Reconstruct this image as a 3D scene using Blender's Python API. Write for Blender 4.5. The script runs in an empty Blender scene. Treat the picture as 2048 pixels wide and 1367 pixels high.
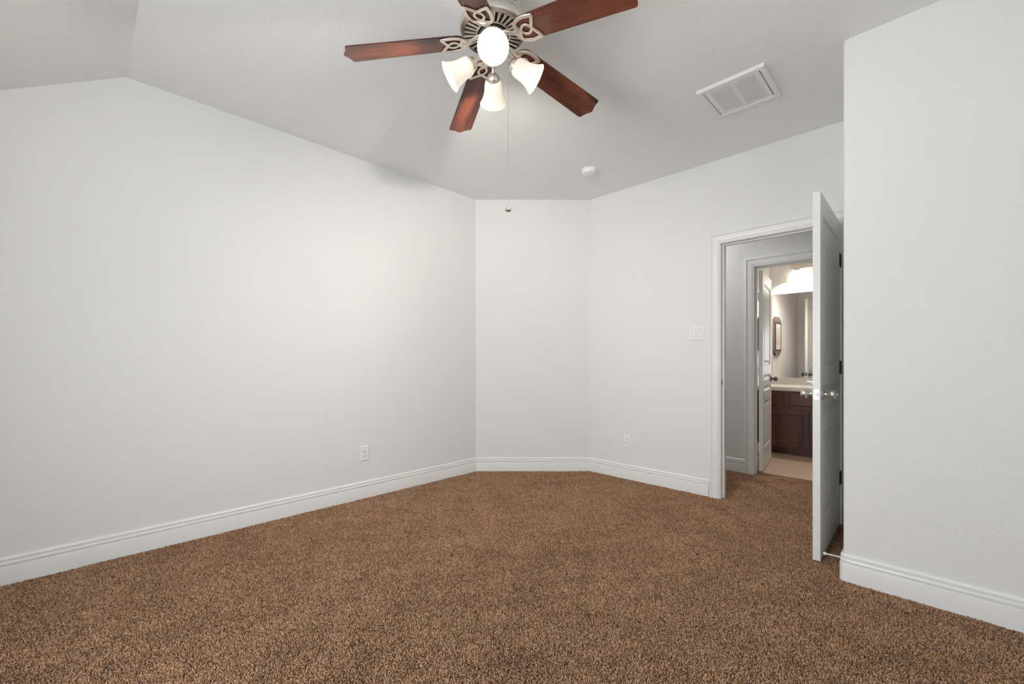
import bpy, bmesh, math, random
import numpy as np
from mathutils import Vector, Matrix

PI = math.pi
scene = bpy.context.scene
C = scene.collection

# ------------------------------------------------------------------ camera
YAW = math.radians(44.5)
CAM_H = 1.113
cam_d = bpy.data.cameras.new('camera')
cam = bpy.data.objects.new('camera', cam_d)
C.objects.link(cam)
cam.location = (0, 0, CAM_H)
cam.rotation_euler = (PI / 2, 0, YAW)
cam_d.sensor_width = 36.0
cam_d.lens = 36.0 * 859.0 / 2048.0
cam_d.shift_y = 37.0 / 2048.0
cam_d.clip_start = 0.05
scene.camera = cam

# ------------------------------------------------------------------ world, daylight, exposure
world = bpy.data.worlds.new('world')
scene.world = world
world.use_nodes = True
world.node_tree.nodes['Background'].inputs['Color'].default_value = (0.80, 0.90, 1.0, 1)
world.node_tree.nodes['Background'].inputs['Strength'].default_value = 1.0

scene.view_settings.view_transform = 'Standard'
scene.view_settings.look = 'None'
scene.view_settings.gamma = 1.0
scene.view_settings.use_curve_mapping = False
scene.view_settings.exposure = 0.0
scene.cycles.use_denoising = True
scene.cycles.max_bounces = 14
scene.cycles.diffuse_bounces = 10
scene.cycles.glossy_bounces = 6
scene.cycles.sample_clamp_indirect = 8.0


def area_light(name, loc, rot, sx, sy, watts, col):
    d = bpy.data.lights.new(name, 'AREA')
    d.shape = 'RECTANGLE'
    d.size, d.size_y, d.energy, d.color = sx, sy, watts, col
    o = bpy.data.objects.new(name, d)
    C.objects.link(o)
    o.location, o.rotation_euler = loc, rot
    return o


# daylight from unseen windows behind and right, added to light the room
LX, DY, CX2 = -3.310, 3.661, -2.489          # left wall, door wall, end of the cut corner
CY1 = 2.845                                  # where the left wall meets the cut corner
CLX, CLY = -0.331, 2.745                     # outer corner of the closet
RX, BY = 1.35, -0.95                         # right wall, window wall
HY0, HY1 = DY + 0.12, 4.67                   # hall
BY0, BYW = 4.79, 6.50                        # bathroom
BLX, BRX = -1.57, 0.60
CEIL = 2.74
CREASE_Y, SLOPE = 0.205, 0.612
WIN = [(-1.55, -0.45)]                        # unseen window behind the camera, placed for its light
RW = (-0.80, 0.70)                           # unseen window added in the right wall for its light (y range)
WZ0, WZ1 = 0.60, 2.00
DAY = (0.89, 0.95, 1.0)
for x0, x1 in WIN:
    area_light('window_fill', ((x0 + x1) / 2, BY - 0.16, (WZ0 + WZ1) / 2), (PI / 2, 0, 0), x1 - x0, WZ1 - WZ0, 62, DAY)
area_light('window_fill', (RX + 0.16, (RW[0] + RW[1]) / 2, (WZ0 + WZ1) / 2), (PI / 2, 0, PI / 2), RW[1] - RW[0], WZ1 - WZ0, 9, DAY)
# unseen fill light added under the hall ceiling to brighten the hall
area_light('hall_fill', (-2.0, 4.22, 2.59), (0, 0, 0), 0.30, 0.30, 8.0, (0.98, 0.97, 0.95))


# ------------------------------------------------------------------ materials
def new_mat(name):
    m = bpy.data.materials.new(name)
    m.use_nodes = True
    nt = m.node_tree
    return m, nt, nt.nodes['Principled BSDF']


def plain(name, col, rough=0.5, metal=0.0, bump=None, spec=0.5, aniso=0.0):
    m, nt, b = new_mat(name)
    b.inputs['Base Color'].default_value = (*col, 1)
    b.inputs['Roughness'].default_value = rough
    b.inputs['Metallic'].default_value = metal
    b.inputs['Specular IOR Level'].default_value = spec
    if bump:
        scale, dist, strength = bump
        tc = nt.nodes.new('ShaderNodeTexCoord')
        n = nt.nodes.new('ShaderNodeTexNoise')
        n.inputs['Scale'].default_value = scale
        n.inputs['Detail'].default_value = 3
        bp = nt.nodes.new('ShaderNodeBump')
        bp.inputs['Distance'].default_value = dist
        bp.inputs['Strength'].default_value = strength
        nt.links.new(tc.outputs['Object'], n.inputs['Vector'])
        nt.links.new(n.outputs['Fac'], bp.inputs['Height'])
        nt.links.new(bp.outputs['Normal'], b.inputs['Normal'])
    return m


def wood(name, dark, light, scale, rough, coat, along=0, stretch=0.12, contrast=(0.3, 0.75)):
    m, nt, b = new_mat(name)
    tc = nt.nodes.new('ShaderNodeTexCoord')
    oi = nt.nodes.new('ShaderNodeObjectInfo')
    off = nt.nodes.new('ShaderNodeVectorMath'); off.operation = 'SCALE'
    comb = nt.nodes.new('ShaderNodeCombineXYZ')
    for k in range(3):
        nt.links.new(oi.outputs['Random'], comb.inputs[k])
    nt.links.new(comb.outputs[0], off.inputs[0]); off.inputs['Scale'].default_value = 5.0
    add = nt.nodes.new('ShaderNodeVectorMath'); add.operation = 'ADD'
    mp = nt.nodes.new('ShaderNodeMapping')
    sc = [1.0, 1.0, 1.0]; sc[along] = stretch
    mp.inputs['Scale'].default_value = sc
    nt.links.new(tc.outputs['Object'], mp.inputs['Vector'])
    nt.links.new(mp.outputs[0], add.inputs[0]); nt.links.new(off.outputs[0], add.inputs[1])
    n1 = nt.nodes.new('ShaderNodeTexNoise'); n1.inputs['Scale'].default_value = scale * 0.35; n1.inputs['Detail'].default_value = 2
    nt.links.new(add.outputs[0], n1.inputs['Vector'])
    mul = nt.nodes.new('ShaderNodeMath'); mul.operation = 'MULTIPLY'; mul.inputs[1].default_value = 14.0
    nt.links.new(n1.outputs['Fac'], mul.inputs[0])
    sn = nt.nodes.new('ShaderNodeMath'); sn.operation = 'SINE'
    nt.links.new(mul.outputs[0], sn.inputs[0])
    n2 = nt.nodes.new('ShaderNodeTexNoise'); n2.inputs['Scale'].default_value = scale * 3.0; n2.inputs['Detail'].default_value = 5
    nt.links.new(add.outputs[0], n2.inputs['Vector'])
    ma = nt.nodes.new('ShaderNodeMath'); ma.operation = 'MULTIPLY_ADD'; ma.inputs[1].default_value = 0.22
    nt.links.new(sn.outputs[0], ma.inputs[0]); nt.links.new(n2.outputs['Fac'], ma.inputs[2])
    r = nt.nodes.new('ShaderNodeValToRGB')
    r.color_ramp.elements[0].position = contrast[0]; r.color_ramp.elements[0].color = (*dark, 1)
    r.color_ramp.elements[1].position = contrast[1]; r.color_ramp.elements[1].color = (*light, 1)
    nt.links.new(ma.outputs[0], r.inputs[0])
    nt.links.new(r.outputs[0], b.inputs['Base Color'])
    b.inputs['Roughness'].default_value = rough
    b.inputs['Coat Weight'].default_value = coat
    b.inputs['Coat Roughness'].default_value = 0.12
    return m


def glow(name, col, emit_col, strength, rough=0.3):
    m, nt, b = new_mat(name)
    b.inputs['Base Color'].default_value = (*col, 1)
    b.inputs['Roughness'].default_value = rough
    b.inputs['Emission Color'].default_value = (*emit_col, 1)
    b.inputs['Emission Strength'].default_value = strength
    return m


M = {}
M['wall'] = plain('wall_paint', (0.80, 0.805, 0.795), 0.65, bump=(110, 0.006, 0.32), spec=0.3)
M['ceiling'] = plain('ceiling_paint', (0.85, 0.86, 0.85), 0.8, bump=(95, 0.006, 0.36), spec=0.2)
M['bath_wall'] = plain('bathroom_wall_paint', (0.82, 0.80, 0.775), 0.6, bump=(150, 0.004, 0.15), spec=0.3)
M['trim'] = plain('trim_enamel', (0.83, 0.83, 0.815), 0.30, spec=0.45)
M['door'] = plain('door_enamel', (0.80, 0.80, 0.79), 0.34, spec=0.45)
M['nickel'] = plain('satin_nickel', (0.62, 0.59, 0.55), 0.32, 1.0)
M['nickel_dark'] = plain('dark_nickel', (0.20, 0.19, 0.18), 0.34, 1.0)
M['hinge'] = plain('hinge_metal', (0.10, 0.105, 0.10), 0.5, 0.6)
M['brushed'] = plain('brushed_nickel_fan', (0.84, 0.78, 0.70), 0.42, 1.0)
M['plastic'] = plain('white_plastic', (0.86, 0.86, 0.845), 0.35)
M['slot'] = plain('dark_slot', (0.015, 0.014, 0.013), 0.7)
M['slot_grey'] = plain('grey_slot', (0.07, 0.068, 0.065), 0.7)
M['recess'] = plain('rocker_recess', (0.45, 0.45, 0.44), 0.6)
M['duct'] = plain('vent_duct', (0.10, 0.10, 0.095), 0.8)
M['vent'] = plain('vent_enamel', (0.80, 0.80, 0.78), 0.4)
M['blade'] = wood('fan_blade_walnut', (0.022, 0.006, 0.004), (0.175, 0.044, 0.021), 26, 0.40, 0.3, 0, 0.10, (0.22, 0.80))
M['vanity'] = wood('vanity_cherry', (0.050, 0.014, 0.008), (0.095, 0.028, 0.016), 14, 0.35, 0.3, 2, 0.12)
M['counter'] = plain('cultured_marble', (0.78, 0.73, 0.67), 0.25, bump=None)
M['splash'] = plain('splash_marble', (0.55, 0.51, 0.47), 0.25)
M['chrome'] = plain('chrome', (0.85, 0.85, 0.85), 0.10, 1.0)
M['mirror'] = plain('mirror_silver', (0.86, 0.85, 0.83), 0.02, 1.0)
M['frame'] = plain('weathered_frame', (0.20, 0.155, 0.12), 0.6, bump=(60, 0.002, 0.3))
M['mat'] = plain('picture_print', (0.55, 0.50, 0.44), 0.6)
M['mat2'] = plain('picture_mat', (0.68, 0.63, 0.57), 0.6)
M['rubber'] = plain('white_rubber', (0.80, 0.80, 0.78), 0.6)
M['badge'] = plain('badge_black', (0.03, 0.035, 0.03), 0.4)
M['shade'] = glow('frosted_glass_lit', (0.80, 0.76, 0.69), (1.0, 0.86, 0.68), 0.52)
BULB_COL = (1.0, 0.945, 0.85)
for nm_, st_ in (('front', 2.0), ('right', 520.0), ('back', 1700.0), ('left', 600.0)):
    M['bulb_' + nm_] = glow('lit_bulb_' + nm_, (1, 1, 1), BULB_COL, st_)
M['bath_shade'] = glow('bathroom_glass_lit', (0.9, 0.87, 0.82), (1.0, 0.90, 0.80), 2.4)
M['bath_bulb'] = glow('bathroom_lit_bulb', (1, 1, 1), (1.0, 0.96, 0.92), 430.0)


def tile_material():
    m, nt, b = new_mat('floor_tile')
    tc = nt.nodes.new('ShaderNodeTexCoord')
    mp = nt.nodes.new('ShaderNodeMapping'); mp.inputs['Location'].default_value = (1.052 + 0.46 * 8, -5.35 + 0.46 * 20, 0)
    nt.links.new(tc.outputs['Object'], mp.inputs['Vector'])
    br = nt.nodes.new('ShaderNodeTexBrick')
    br.offset = 0.0; br.squash = 1.0
    br.inputs['Scale'].default_value = 1.0
    br.inputs['Brick Width'].default_value = 0.46
    br.inputs['Row Height'].default_value = 0.46
    br.inputs['Mortar Size'].default_value = 0.0035
    br.inputs['Mortar Smooth'].default_value = 0.1
    br.inputs['Color1'].default_value = (0.53, 0.38, 0.28, 1)
    br.inputs['Color2'].default_value = (0.50, 0.36, 0.265, 1)
    br.inputs['Mortar'].default_value = (0.66, 0.53, 0.42, 1)
    nt.links.new(mp.outputs[0], br.inputs['Vector'])
    nt.links.new(br.outputs['Color'], b.inputs['Base Color'])
    b.inputs['Roughness'].default_value = 0.45
    return m


def carpet_material():
    m, nt, b = new_mat('carpet_yarn')
    at = nt.nodes.new('ShaderNodeAttribute'); at.attribute_name = 'tone'
    r = nt.nodes.new('ShaderNodeValToRGB')
    e = r.color_ramp.elements
    e[0].position = 0.0; e[0].color = (0.115, 0.054, 0.026, 1)
    e[1].position = 1.0; e[1].color = (0.68, 0.410, 0.248, 1)
    mid = e.new(0.5); mid.color = (0.390, 0.218, 0.122, 1)
    nt.links.new(at.outputs['Fac'], r.inputs[0])
    nt.links.new(r.outputs[0], b.inputs['Base Color'])
    b.inputs['Roughness'].default_value = 0.9
    b.inputs['Specular IOR Level'].default_value = 0.1
    b.inputs['Sheen Weight'].default_value = 0.35
    b.inputs['Sheen Tint'].default_value = (0.95, 0.78, 0.64, 1)
    b.inputs['Sheen Roughness'].default_value = 0.5
    return m


M['tile'] = tile_material()
M['carpet'] = carpet_material()
M['backing'] = plain('carpet_backing', (0.10, 0.052, 0.030), 1.0, spec=0.0)


# ------------------------------------------------------------------ mesh helpers
def mk(name, bm, mat, parent=None, loc=None, rot=None, smooth=False, angle=35):
    bmesh.ops.recalc_face_normals(bm, faces=bm.faces)
    me = bpy.data.meshes.new(name)
    bm.to_mesh(me); bm.free()
    for m in (mat if isinstance(mat, (list, tuple)) else [mat]):
        me.materials.append(m)
    if smooth:
        for p in me.polygons:
            p.use_smooth = True
        if angle < 180:
            me.set_sharp_from_angle(angle=math.radians(angle))
    o = bpy.data.objects.new(name, me)
    C.objects.link(o)
    if parent: o.parent = parent
    if loc is not None: o.location = loc
    if rot is not None: o.rotation_euler = rot
    return o


def tag(o, label, cat, group=None, kind=None):
    o['label'] = label; o['category'] = cat
    if group: o['group'] = group
    if kind: o['kind'] = kind
    return o


def empty(name, loc=(0, 0, 0), rot=(0, 0, 0)):
    o = bpy.data.objects.new(name, None)
    o.empty_display_size = 0.1
    C.objects.link(o)
    o.location, o.rotation_euler = loc, rot
    return o


def struct(name, bm, mat, parent=None, **k):
    o = mk(name, bm, mat, parent, **k)
    if parent is None: o['kind'] = 'structure'
    return o


def box(bm, x0, x1, y0, y1, z0, z1, bevel=0.0, seg=2, mi=0):
    v = [bm.verts.new((x, y, z)) for x in (x0, x1) for y in (y0, y1) for z in (z0, z1)]
    fs = [bm.faces.new([v[i] for i in q]) for q in ((0, 1, 3, 2), (4, 6, 7, 5), (0, 4, 5, 1), (2, 3, 7, 6), (0, 2, 6, 4), (1, 5, 7, 3))]
    for f in fs: f.material_index = mi
    bmesh.ops.recalc_face_normals(bm, faces=fs)
    if bevel > 0:
        es = list({e for f in fs for e in f.edges})
        bmesh.ops.bevel(bm, geom=es, offset=bevel, segments=seg, affect='EDGES', profile=0.5)
    return bm


def prism(bm, poly, axis, a0, a1):
    """poly: 2D outline; axis 'x' -> (a, p, q), 'y' -> (p, a, q), 'z' -> (p, q, a)."""
    def pt(p, a):
        return {'x': (a, p[0], p[1]), 'y': (p[0], a, p[1]), 'z': (p[0], p[1], a)}[axis]
    A = [bm.verts.new(pt(p, a0)) for p in poly]
    B = [bm.verts.new(pt(p, a1)) for p in poly]
    n = len(poly)
    bm.faces.new(A[::-1]); bm.faces.new(B)
    for i in range(n):
        bm.faces.new((A[i], A[(i + 1) % n], B[(i + 1) % n], B[i]))
    return bm


def lathe(bm, prof, seg=32, mat=None, mi=0):
    """prof: list of (radius, height) turned round local z, then moved by matrix."""
    mat = mat or Matrix()
    rings = []
    for r, z in prof:
        if r < 1e-6:
            rings.append([bm.verts.new(mat @ Vector((0, 0, z)))])
        else:
            rings.append([bm.verts.new(mat @ Vector((r * math.cos(2 * PI * k / seg), r * math.sin(2 * PI * k / seg), z))) for k in range(seg)])
    for a, b in zip(rings[:-1], rings[1:]):
        for k in range(seg):
            k2 = (k + 1) % seg
            if len(a) == 1 and len(b) == 1: continue
            if len(a) == 1: f = bm.faces.new((a[0], b[k], b[k2]))
            elif len(b) == 1: f = bm.faces.new((a[k], b[0], a[k2]))
            else: f = bm.faces.new((a[k], b[k], b[k2], a[k2]))
            f.material_index = mi
    return bm


def tube(bm, pts, r, seg=8, closed=False, flat=1.0, up=None, taper=None):
    """sweep a round (or flattened) section along pts"""
    pts = [Vector(p) for p in pts]
    n = len(pts)
    rings = []
    prev = None
    for i, p in enumerate(pts):
        if closed: t = pts[(i + 1) % n] - pts[i - 1]
        else: t = pts[min(i + 1, n - 1)] - pts[max(i - 1, 0)]
        t.normalize()
        ref = Vector(up) if up else (prev if prev else (Vector((0, 0, 1)) if abs(t.z) < 0.9 else Vector((1, 0, 0))))
        s = t.cross(ref)
        if s.length < 1e-6: s = t.orthogonal()
        s.normalize()
        u = s.cross(t).normalized()
        prev = u
        rr = r * (taper[i] if taper else 1.0)
        rings.append([bm.verts.new(p + s * rr * math.cos(2 * PI * k / seg) + u * rr * flat * math.sin(2 * PI * k / seg)) for k in range(seg)])
    m = n if closed else n - 1
    for i in range(m):
        a, b = rings[i], rings[(i + 1) % n]
        for k in range(seg):
            bm.faces.new((a[k], a[(k + 1) % seg], b[(k + 1) % seg], b[k]))
    if not closed:
        bm.faces.new(rings[0][::-1]); bm.faces.new(rings[-1])
    return bm


def sweep(bm, path, w, prof, sign=1.0, ends=None):
    """mitred moulding: prof (a, b), a along the in-plane side direction, b along w"""
    w = Vector(w); P = [Vector(p) for p in path]
    n = len(P)
    segs = [(P[i + 1] - P[i]).normalized() for i in range(n - 1)]
    sides = [w.cross(t) * sign for t in segs]
    rings = []
    for i in range(n):
        if i == 0: m = ends[0] if ends and ends[0] is not None else sides[0]
        elif i == n - 1: m = ends[1] if ends and ends[1] is not None else sides[-1]
        else:
            a, b = sides[i - 1], sides[i]
            m = (a + b) / (1 + a.dot(b))
        m = Vector(m)
        rings.append([bm.verts.new(P[i] + m * a_ + w * b_) for a_, b_ in prof])
    k = len(prof)
    for i in range(n - 1):
        for j in range(k):
            j2 = (j + 1) % k
            bm.faces.new((rings[i][j], rings[i][j2], rings[i + 1][j2], rings[i + 1][j]))
    bm.faces.new(rings[0][::-1]); bm.faces.new(rings[-1])
    return bm


def rotm(axis_from_z):
    return Vector((0, 0, 1)).rotation_difference(Vector(axis_from_z).normalized()).to_matrix().to_4x4()


def B(): return bmesh.new()


# ------------------------------------------------------------------ the setting
bm = B(); box(bm, LX - 0.4, RX + 0.3, BY - 0.3, 4.80, -0.10, -0.013)
struct('floor', bm, M['backing'])
bm = B(); box(bm, BLX - 0.12, BRX + 0.12, 4.80, BYW + 0.12, -0.10, -0.002)
struct('floor_bathroom', bm, M['tile'])

# ceiling: flat, folding down towards the window wall
zl = lambda y: CEIL - SLOPE * (CREASE_Y - y)
y_low = BY - 0.3
bm = B(); prism(bm, [(y_low, zl(y_low)), (CREASE_Y, CEIL), (DY + 0.12, CEIL), (DY + 0.12, CEIL + 0.15), (CREASE_Y, CEIL + 0.15), (y_low, zl(y_low) + 0.15)], 'x', LX - 0.3, RX + 0.3)
struct('ceiling', bm, M['ceiling'])
bm = B(); box(bm, LX - 0.3, RX + 0.3, DY + 0.12, BYW + 0.3, 2.60, 2.75)
struct('ceiling_hall', bm, M['ceiling'])

TOP = CEIL + 0.06
bm = B(); prism(bm, [(y_low, -0.05), (CY1, -0.05), (CY1, TOP), (CREASE_Y, TOP), (y_low, zl(y_low) + 0.06)], 'x', LX - 0.15, LX)
struct('wall_left', bm, M['wall'])
# cut corner
bm = B(); prism(bm, [(LX, CY1), (CX2, DY), (CX2, DY + 0.15), (LX - 0.15, DY + 0.15), (LX - 0.15, CY1)], 'z', -0.05, TOP)
struct('wall_corner', bm, M['wall'])

# door wall with the bedroom doorway
OX0, OX1, OZ = -1.245, -0.440, 2.070         # rough opening
bm = B()
box(bm, CX2, OX0, DY, DY + 0.12, -0.05, TOP)
box(bm, OX1, RX + 0.15, DY, DY + 0.12, -0.05, TOP)
box(bm, OX0, OX1, DY, DY + 0.12, OZ, TOP)
struct('wall_back', bm, M['wall'])

# closet block with a soft rounded corner bead
rc = 0.018
arc = [(CLX + rc - rc * math.cos(t), CLY + rc - rc * math.sin(t)) for t in [k * PI / 2 / 8 for k in range(9)]]
bm = B(); prism(bm, [(CLX, DY)] + arc + [(RX + 0.15, CLY), (RX + 0.15, DY)], 'z', -0.05, TOP)
struct('wall_closet', bm, M['wall'], smooth=True, angle=30)

bm = B()
box(bm, RX, RX + 0.15, y_low, RW[0], -0.05, TOP); box(bm, RX, RX + 0.15, RW[1], CLY, -0.05, TOP)
box(bm, RX, RX + 0.15, RW[0], RW[1], -0.05, WZ0); box(bm, RX, RX + 0.15, RW[0], RW[1], WZ1, TOP)
struct('wall_right', bm, M['wall'])

# window wall behind the camera
bm = B()
xs = [LX, WIN[0][0], WIN[0][1], RX]
for a, b_ in ((0, 1), (2, 3)):
    box(bm, xs[a], xs[b_], BY - 0.15, BY, -0.05, zl(BY) + 0.05)
for x0, x1 in WIN:
    box(bm, x0, x1, BY - 0.15, BY, -0.05, WZ0)
    box(bm, x0, x1, BY - 0.15, BY, WZ1, zl(BY) + 0.05)
struct('wall_window', bm, M['wall'])
for i, (x0, x1) in enumerate(WIN):
    bm = B()
    for a in (x0, x1 - 0.05): box(bm, a, a + 0.05, BY - 0.11, BY - 0.05, WZ0, WZ1)
    for z in (WZ0, (WZ0 + WZ1) / 2 - 0.02, WZ1 - 0.05): box(bm, x0 + 0.05, x1 - 0.05, BY - 0.11, BY - 0.05, z, z + 0.05)
    box(bm, x0 - 0.03, x1 + 0.03, BY - 0.02, BY + 0.04, WZ0 - 0.03, WZ0)
    struct('window_%d' % (i + 1), bm, M['trim'])

bm = B()
for a in (RW[0], (RW[0] + RW[1]) / 2 - 0.025, RW[1] - 0.05): box(bm, RX + 0.05, RX + 0.11, a, a + 0.05, WZ0, WZ1)
for z in (WZ0, WZ1 - 0.05): box(bm, RX + 0.05, RX + 0.11, RW[0] + 0.05, RW[1] - 0.05, z, z + 0.05)
box(bm, RX - 0.04, RX + 0.02, RW[0] - 0.03, RW[1] + 0.03, WZ0 - 0.03, WZ0)
struct('window_2', bm, M['trim'])  # frame of the unseen window added for light from the right

# hall and bathroom shell
BO0, BO1, BOZ = -1.280, -0.500, 2.050        # bathroom rough opening
bm = B()
box(bm, LX, BO0, HY1, BY0, -0.05, TOP); box(bm, BO1, RX, HY1, BY0, -0.05, TOP); box(bm, BO0, BO1, HY1, BY0, BOZ, TOP)
struct('wall_hall', bm, M['wall'])
bm = B(); box(bm, LX - 0.15, LX, DY + 0.12, BY0, -0.05, TOP)
struct('wall_hall_left', bm, M['wall'])
bm = B(); box(bm, RX, RX + 0.15, DY + 0.12, BY0, -0.05, TOP)
struct('wall_hall_right', bm, M['wall'])
bm = B(); box(bm, BLX - 0.12, BRX + 0.12, BYW, BYW + 0.12, -0.05, TOP)
struct('wall_bathroom_back', bm, M['bath_wall'])
bm = B(); box(bm, BLX - 0.12, BLX, BY0, BYW, -0.05, TOP)
struct('wall_bathroom_left', bm, M['bath_wall'])
bm = B(); box(bm, BRX, BRX + 0.12, BY0, BYW, -0.05, TOP)
struct('wall_bathroom_right', bm, M['bath_wall'])

# ------------------------------------------------------------------ baseboards
BASE = [(0, -0.02), (0.016, -0.02), (0.016, 0.082), (0.0150, 0.085), (0.0085, 0.0875), (0.0085, 0.0915), (0.0145, 0.094), (0.0155, 0.101), (0.0135, 0.1075),
        (0.0065, 0.110), (0.0065, 0.1145), (0.0115, 0.117), (0.0115, 0.123), (0.007, 0.129), (0.004, 0.131), (0, 0.131)]


def mitre(a, b):
    a, b = Vector(a), Vector(b)
    return (a + b) / (1 + a.dot(b))


nL = (1, 0, 0); nB = (0, -1, 0); q = 1 / math.sqrt(2)
dv = Vector((CX2 - LX, DY - CY1, 0)).normalized(); nD = (dv.y, -dv.x, 0)
ZW = (0, 0, 1)


def base(name, p0, p1, m0, m1, mid=None):
    # path runs so that the room lies on its right-hand side
    bm = B(); sweep(bm, [p0] + (mid or []) + [p1], ZW, BASE, -1.0, (m0, m1))
    struct(name, bm, M['trim'], smooth=True, angle=20)


CAS_L, CAS_R = -1.322, -0.372                # outer edges of the doorway casing
base('baseboard_left', (LX, BY, 0), (LX, CY1, 0), None, mitre(nL, nD))
base('baseboard_corner', (LX, CY1, 0), (CX2, DY, 0), mitre(nL, nD), mitre(nD, nB))
base('baseboard_back', (CX2, DY, 0), (CAS_L, DY, 0), mitre(nD, nB), None)
# closet: runs round the rounded corner
pth = [(CLX, DY - 0.02, 0)] + [(x, y, 0) for x, y in arc] + [(RX, CLY, 0)]
bm = B()
sweep(bm, pth, ZW, BASE, -1.0)
struct('baseboard_closet', bm, M['trim'], smooth=True, angle=20)
base('baseboard_right', (RX, CLY, 0), (RX, BY, 0), None, None)
base('baseboard_hall', (LX, HY1, 0), (-1.341, HY1, 0), None, None)
base('baseboard_bathroom', (BLX, BY0, 0), (BLX, 5.93, 0), None, None)

# ------------------------------------------------------------------ door casings and jambs
CAS = [(0.0, 0), (0.0, 0.010), (0.006, 0.0105), (0.0095, 0.006), (0.0125, 0.006), (0.0155, 0.0125), (0.024, 0.015), (0.040, 0.0155), (0.051, 0.0155), (0.0535, 0.0105), (0.0565, 0.0105), (0.060, 0.0165),
       (0.066, 0.020), (0.073, 0.020), (0.0755, 0.0155), (0.082, 0.0145), (0.082, 0)]


def casing(bm, x0, x1, z1, y, ny, right=True):
    # casing edge at x0..x1, height z1, on the plane y facing ny
    path = [(x0, y, -0.01), (x0, y, z1), (x1, y, z1)]
    if right: path.append((x1, y, -0.01))
    w = Vector((0, ny, 0))
    s = 1.0 if w.cross(Vector((0, 0, 1))).x < 0 else -1.0
    sweep(bm, path, w, CAS, s)


JX0, JX1, JZ = -1.230, -0.455, 2.058         # jamb faces of the bedroom doorway
bm = B(); casing(bm, JX0 - 0.006, JX1 + 0.006, JZ + 0.006, DY, -1)
struct('trim_1', bm, M['trim'], smooth=True, angle=25)
bm = B()
y0, y1 = DY - 0.001, DY + 0.121
box(bm, OX0, JX0, y0, y1, -0.01, JZ, 0.0015); box(bm, JX1, OX1, y0, y1, -0.01, JZ, 0.0015); box(bm, OX0, OX1, y0, y1, JZ, OZ, 0.0015)
# door stops
sy = DY + 0.040
box(bm, JX0, JX0 + 0.012, sy, sy + 0.035, -0.01, JZ, 0.003); box(bm, JX1 - 0.012, JX1, sy, sy + 0.035, -0.01, JZ, 0.003); box(bm, JX0 + 0.012, JX1 - 0.012, sy, sy + 0.035, JZ - 0.012, JZ, 0.003)
jamb1 = struct('trim_2', bm, M['trim'])
bm = B(); box(bm, JX0 - 0.0005, JX0 + 0.0015, DY + 0.006, DY + 0.034, 0.905, 0.965, 0.0006, 1)
box(bm, JX0 + 0.0015, JX0 + 0.0020, DY + 0.013, DY + 0.027, 0.920, 0.950, mi=1)
mk('strike_plate', bm, [M['nickel'], M['slot']], jamb1)
bm = B(); casing(bm, JX0 - 0.006, JX1 + 0.006, JZ + 0.006, HY0, 1)
struct('trim_3', bm, M['trim'], smooth=True, angle=25)

KX0, KX1, KZ = -1.262, -0.515, 2.030         # jamb faces of the bathroom doorway
bm = B(); casing(bm, KX0 + 0.003, KX1 + 0.006, KZ + 0.006, HY1, -1)
struct('trim_4', bm, M['trim'], smooth=True, angle=25)
bm = B()
y0, y1 = HY1 - 0.001, BY0 + 0.001
box(bm, BO0, KX0, y0, y1, -0.01, KZ, 0.0015); box(bm, KX1, BO1, y0, y1, -0.01, KZ, 0.0015); box(bm, BO0, BO1, y0, y1, KZ, BOZ, 0.0015)
sy = HY1 + 0.045
box(bm, KX0, KX0 + 0.010, sy, sy + 0.035, -0.01, KZ, 0.003); box(bm, KX1 - 0.010, KX1, sy, sy + 0.035, -0.01, KZ, 0.003); box(bm, KX0 + 0.010, KX1 - 0.010, sy, sy + 0.035, KZ - 0.010, KZ, 0.003)
struct('trim_5', bm, M['trim'])
bm = B(); casing(bm, KX0 - 0.006, KX1 + 0.006, KZ + 0.006, BY0, 1)
struct('trim_6', bm, M['trim'], smooth=True, angle=25)


# ------------------------------------------------------------------ panelled doors
def panel_door(bm, W, T, H, stile, panels):
    """local: x along the width from the hinge, y thickness 0..T, z height"""
    zc = [0.0]
    for a, b_ in panels: zc += [a, b_]
    zc.append(H)
    xc = [0.0, stile, W - stile, W]
    for y, s in ((0.0, 1), (T, -1)):
        def V(x, z, d=0.0): return bm.verts.new((x, y + s * d, z))
        for i in range(3):
            for j in range(len(zc) - 1):
                x0, x1, z0, z1 = xc[i], xc[i + 1], zc[j], zc[j + 1]
                if i == 1 and j % 2 == 1:
                    rings = [(0.0, 0.0), (0.004, 0.004), (0.015, 0.010), (0.032, 0.010), (0.055, 0.003)]
                    prev = None
                    for ins, dep in rings:
                        cur = [V(x0 + ins, z0 + ins, dep), V(x1 - ins, z0 + ins, dep), V(x1 - ins, z1 - ins, dep), V(x0 + ins, z1 - ins, dep)]
                        if prev:
                            for k in range(4):
                                bm.faces.new((prev[k], prev[(k + 1) % 4], cur[(k + 1) % 4], cur[k]))
                        prev = cur
                    bm.faces.new(prev)
                else:
                    bm.faces.new((V(x0, z0), V(x1, z0), V(x1, z1), V(x0, z1)))
    for (a, b_) in (((0, 0), (0, H)), ((0, H), (W, H)), ((W, H), (W, 0)), ((W, 0), (0, 0))):
        bm.faces.new([bm.verts.new(p) for p in ((a[0], 0, a[1]), (b_[0], 0, b_[1]), (b_[0], T, b_[1]), (a[0], T, a[1]))])
    bmesh.ops.remove_doubles(bm, verts=bm.verts, dist=1e-5)
    return bm


KNOB = [(0.0, 0.0), (0.033, 0.0), (0.033, 0.003), (0.029, 0.008), (0.020, 0.011), (0.0125, 0.013), (0.0115, 0.026), (0.014, 0.030), (0.022, 0.034), (0.0265, 0.042),
        (0.0275, 0.050), (0.0255, 0.058), (0.020, 0.064), (0.011, 0.067), (0.0, 0.068)]


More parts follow.
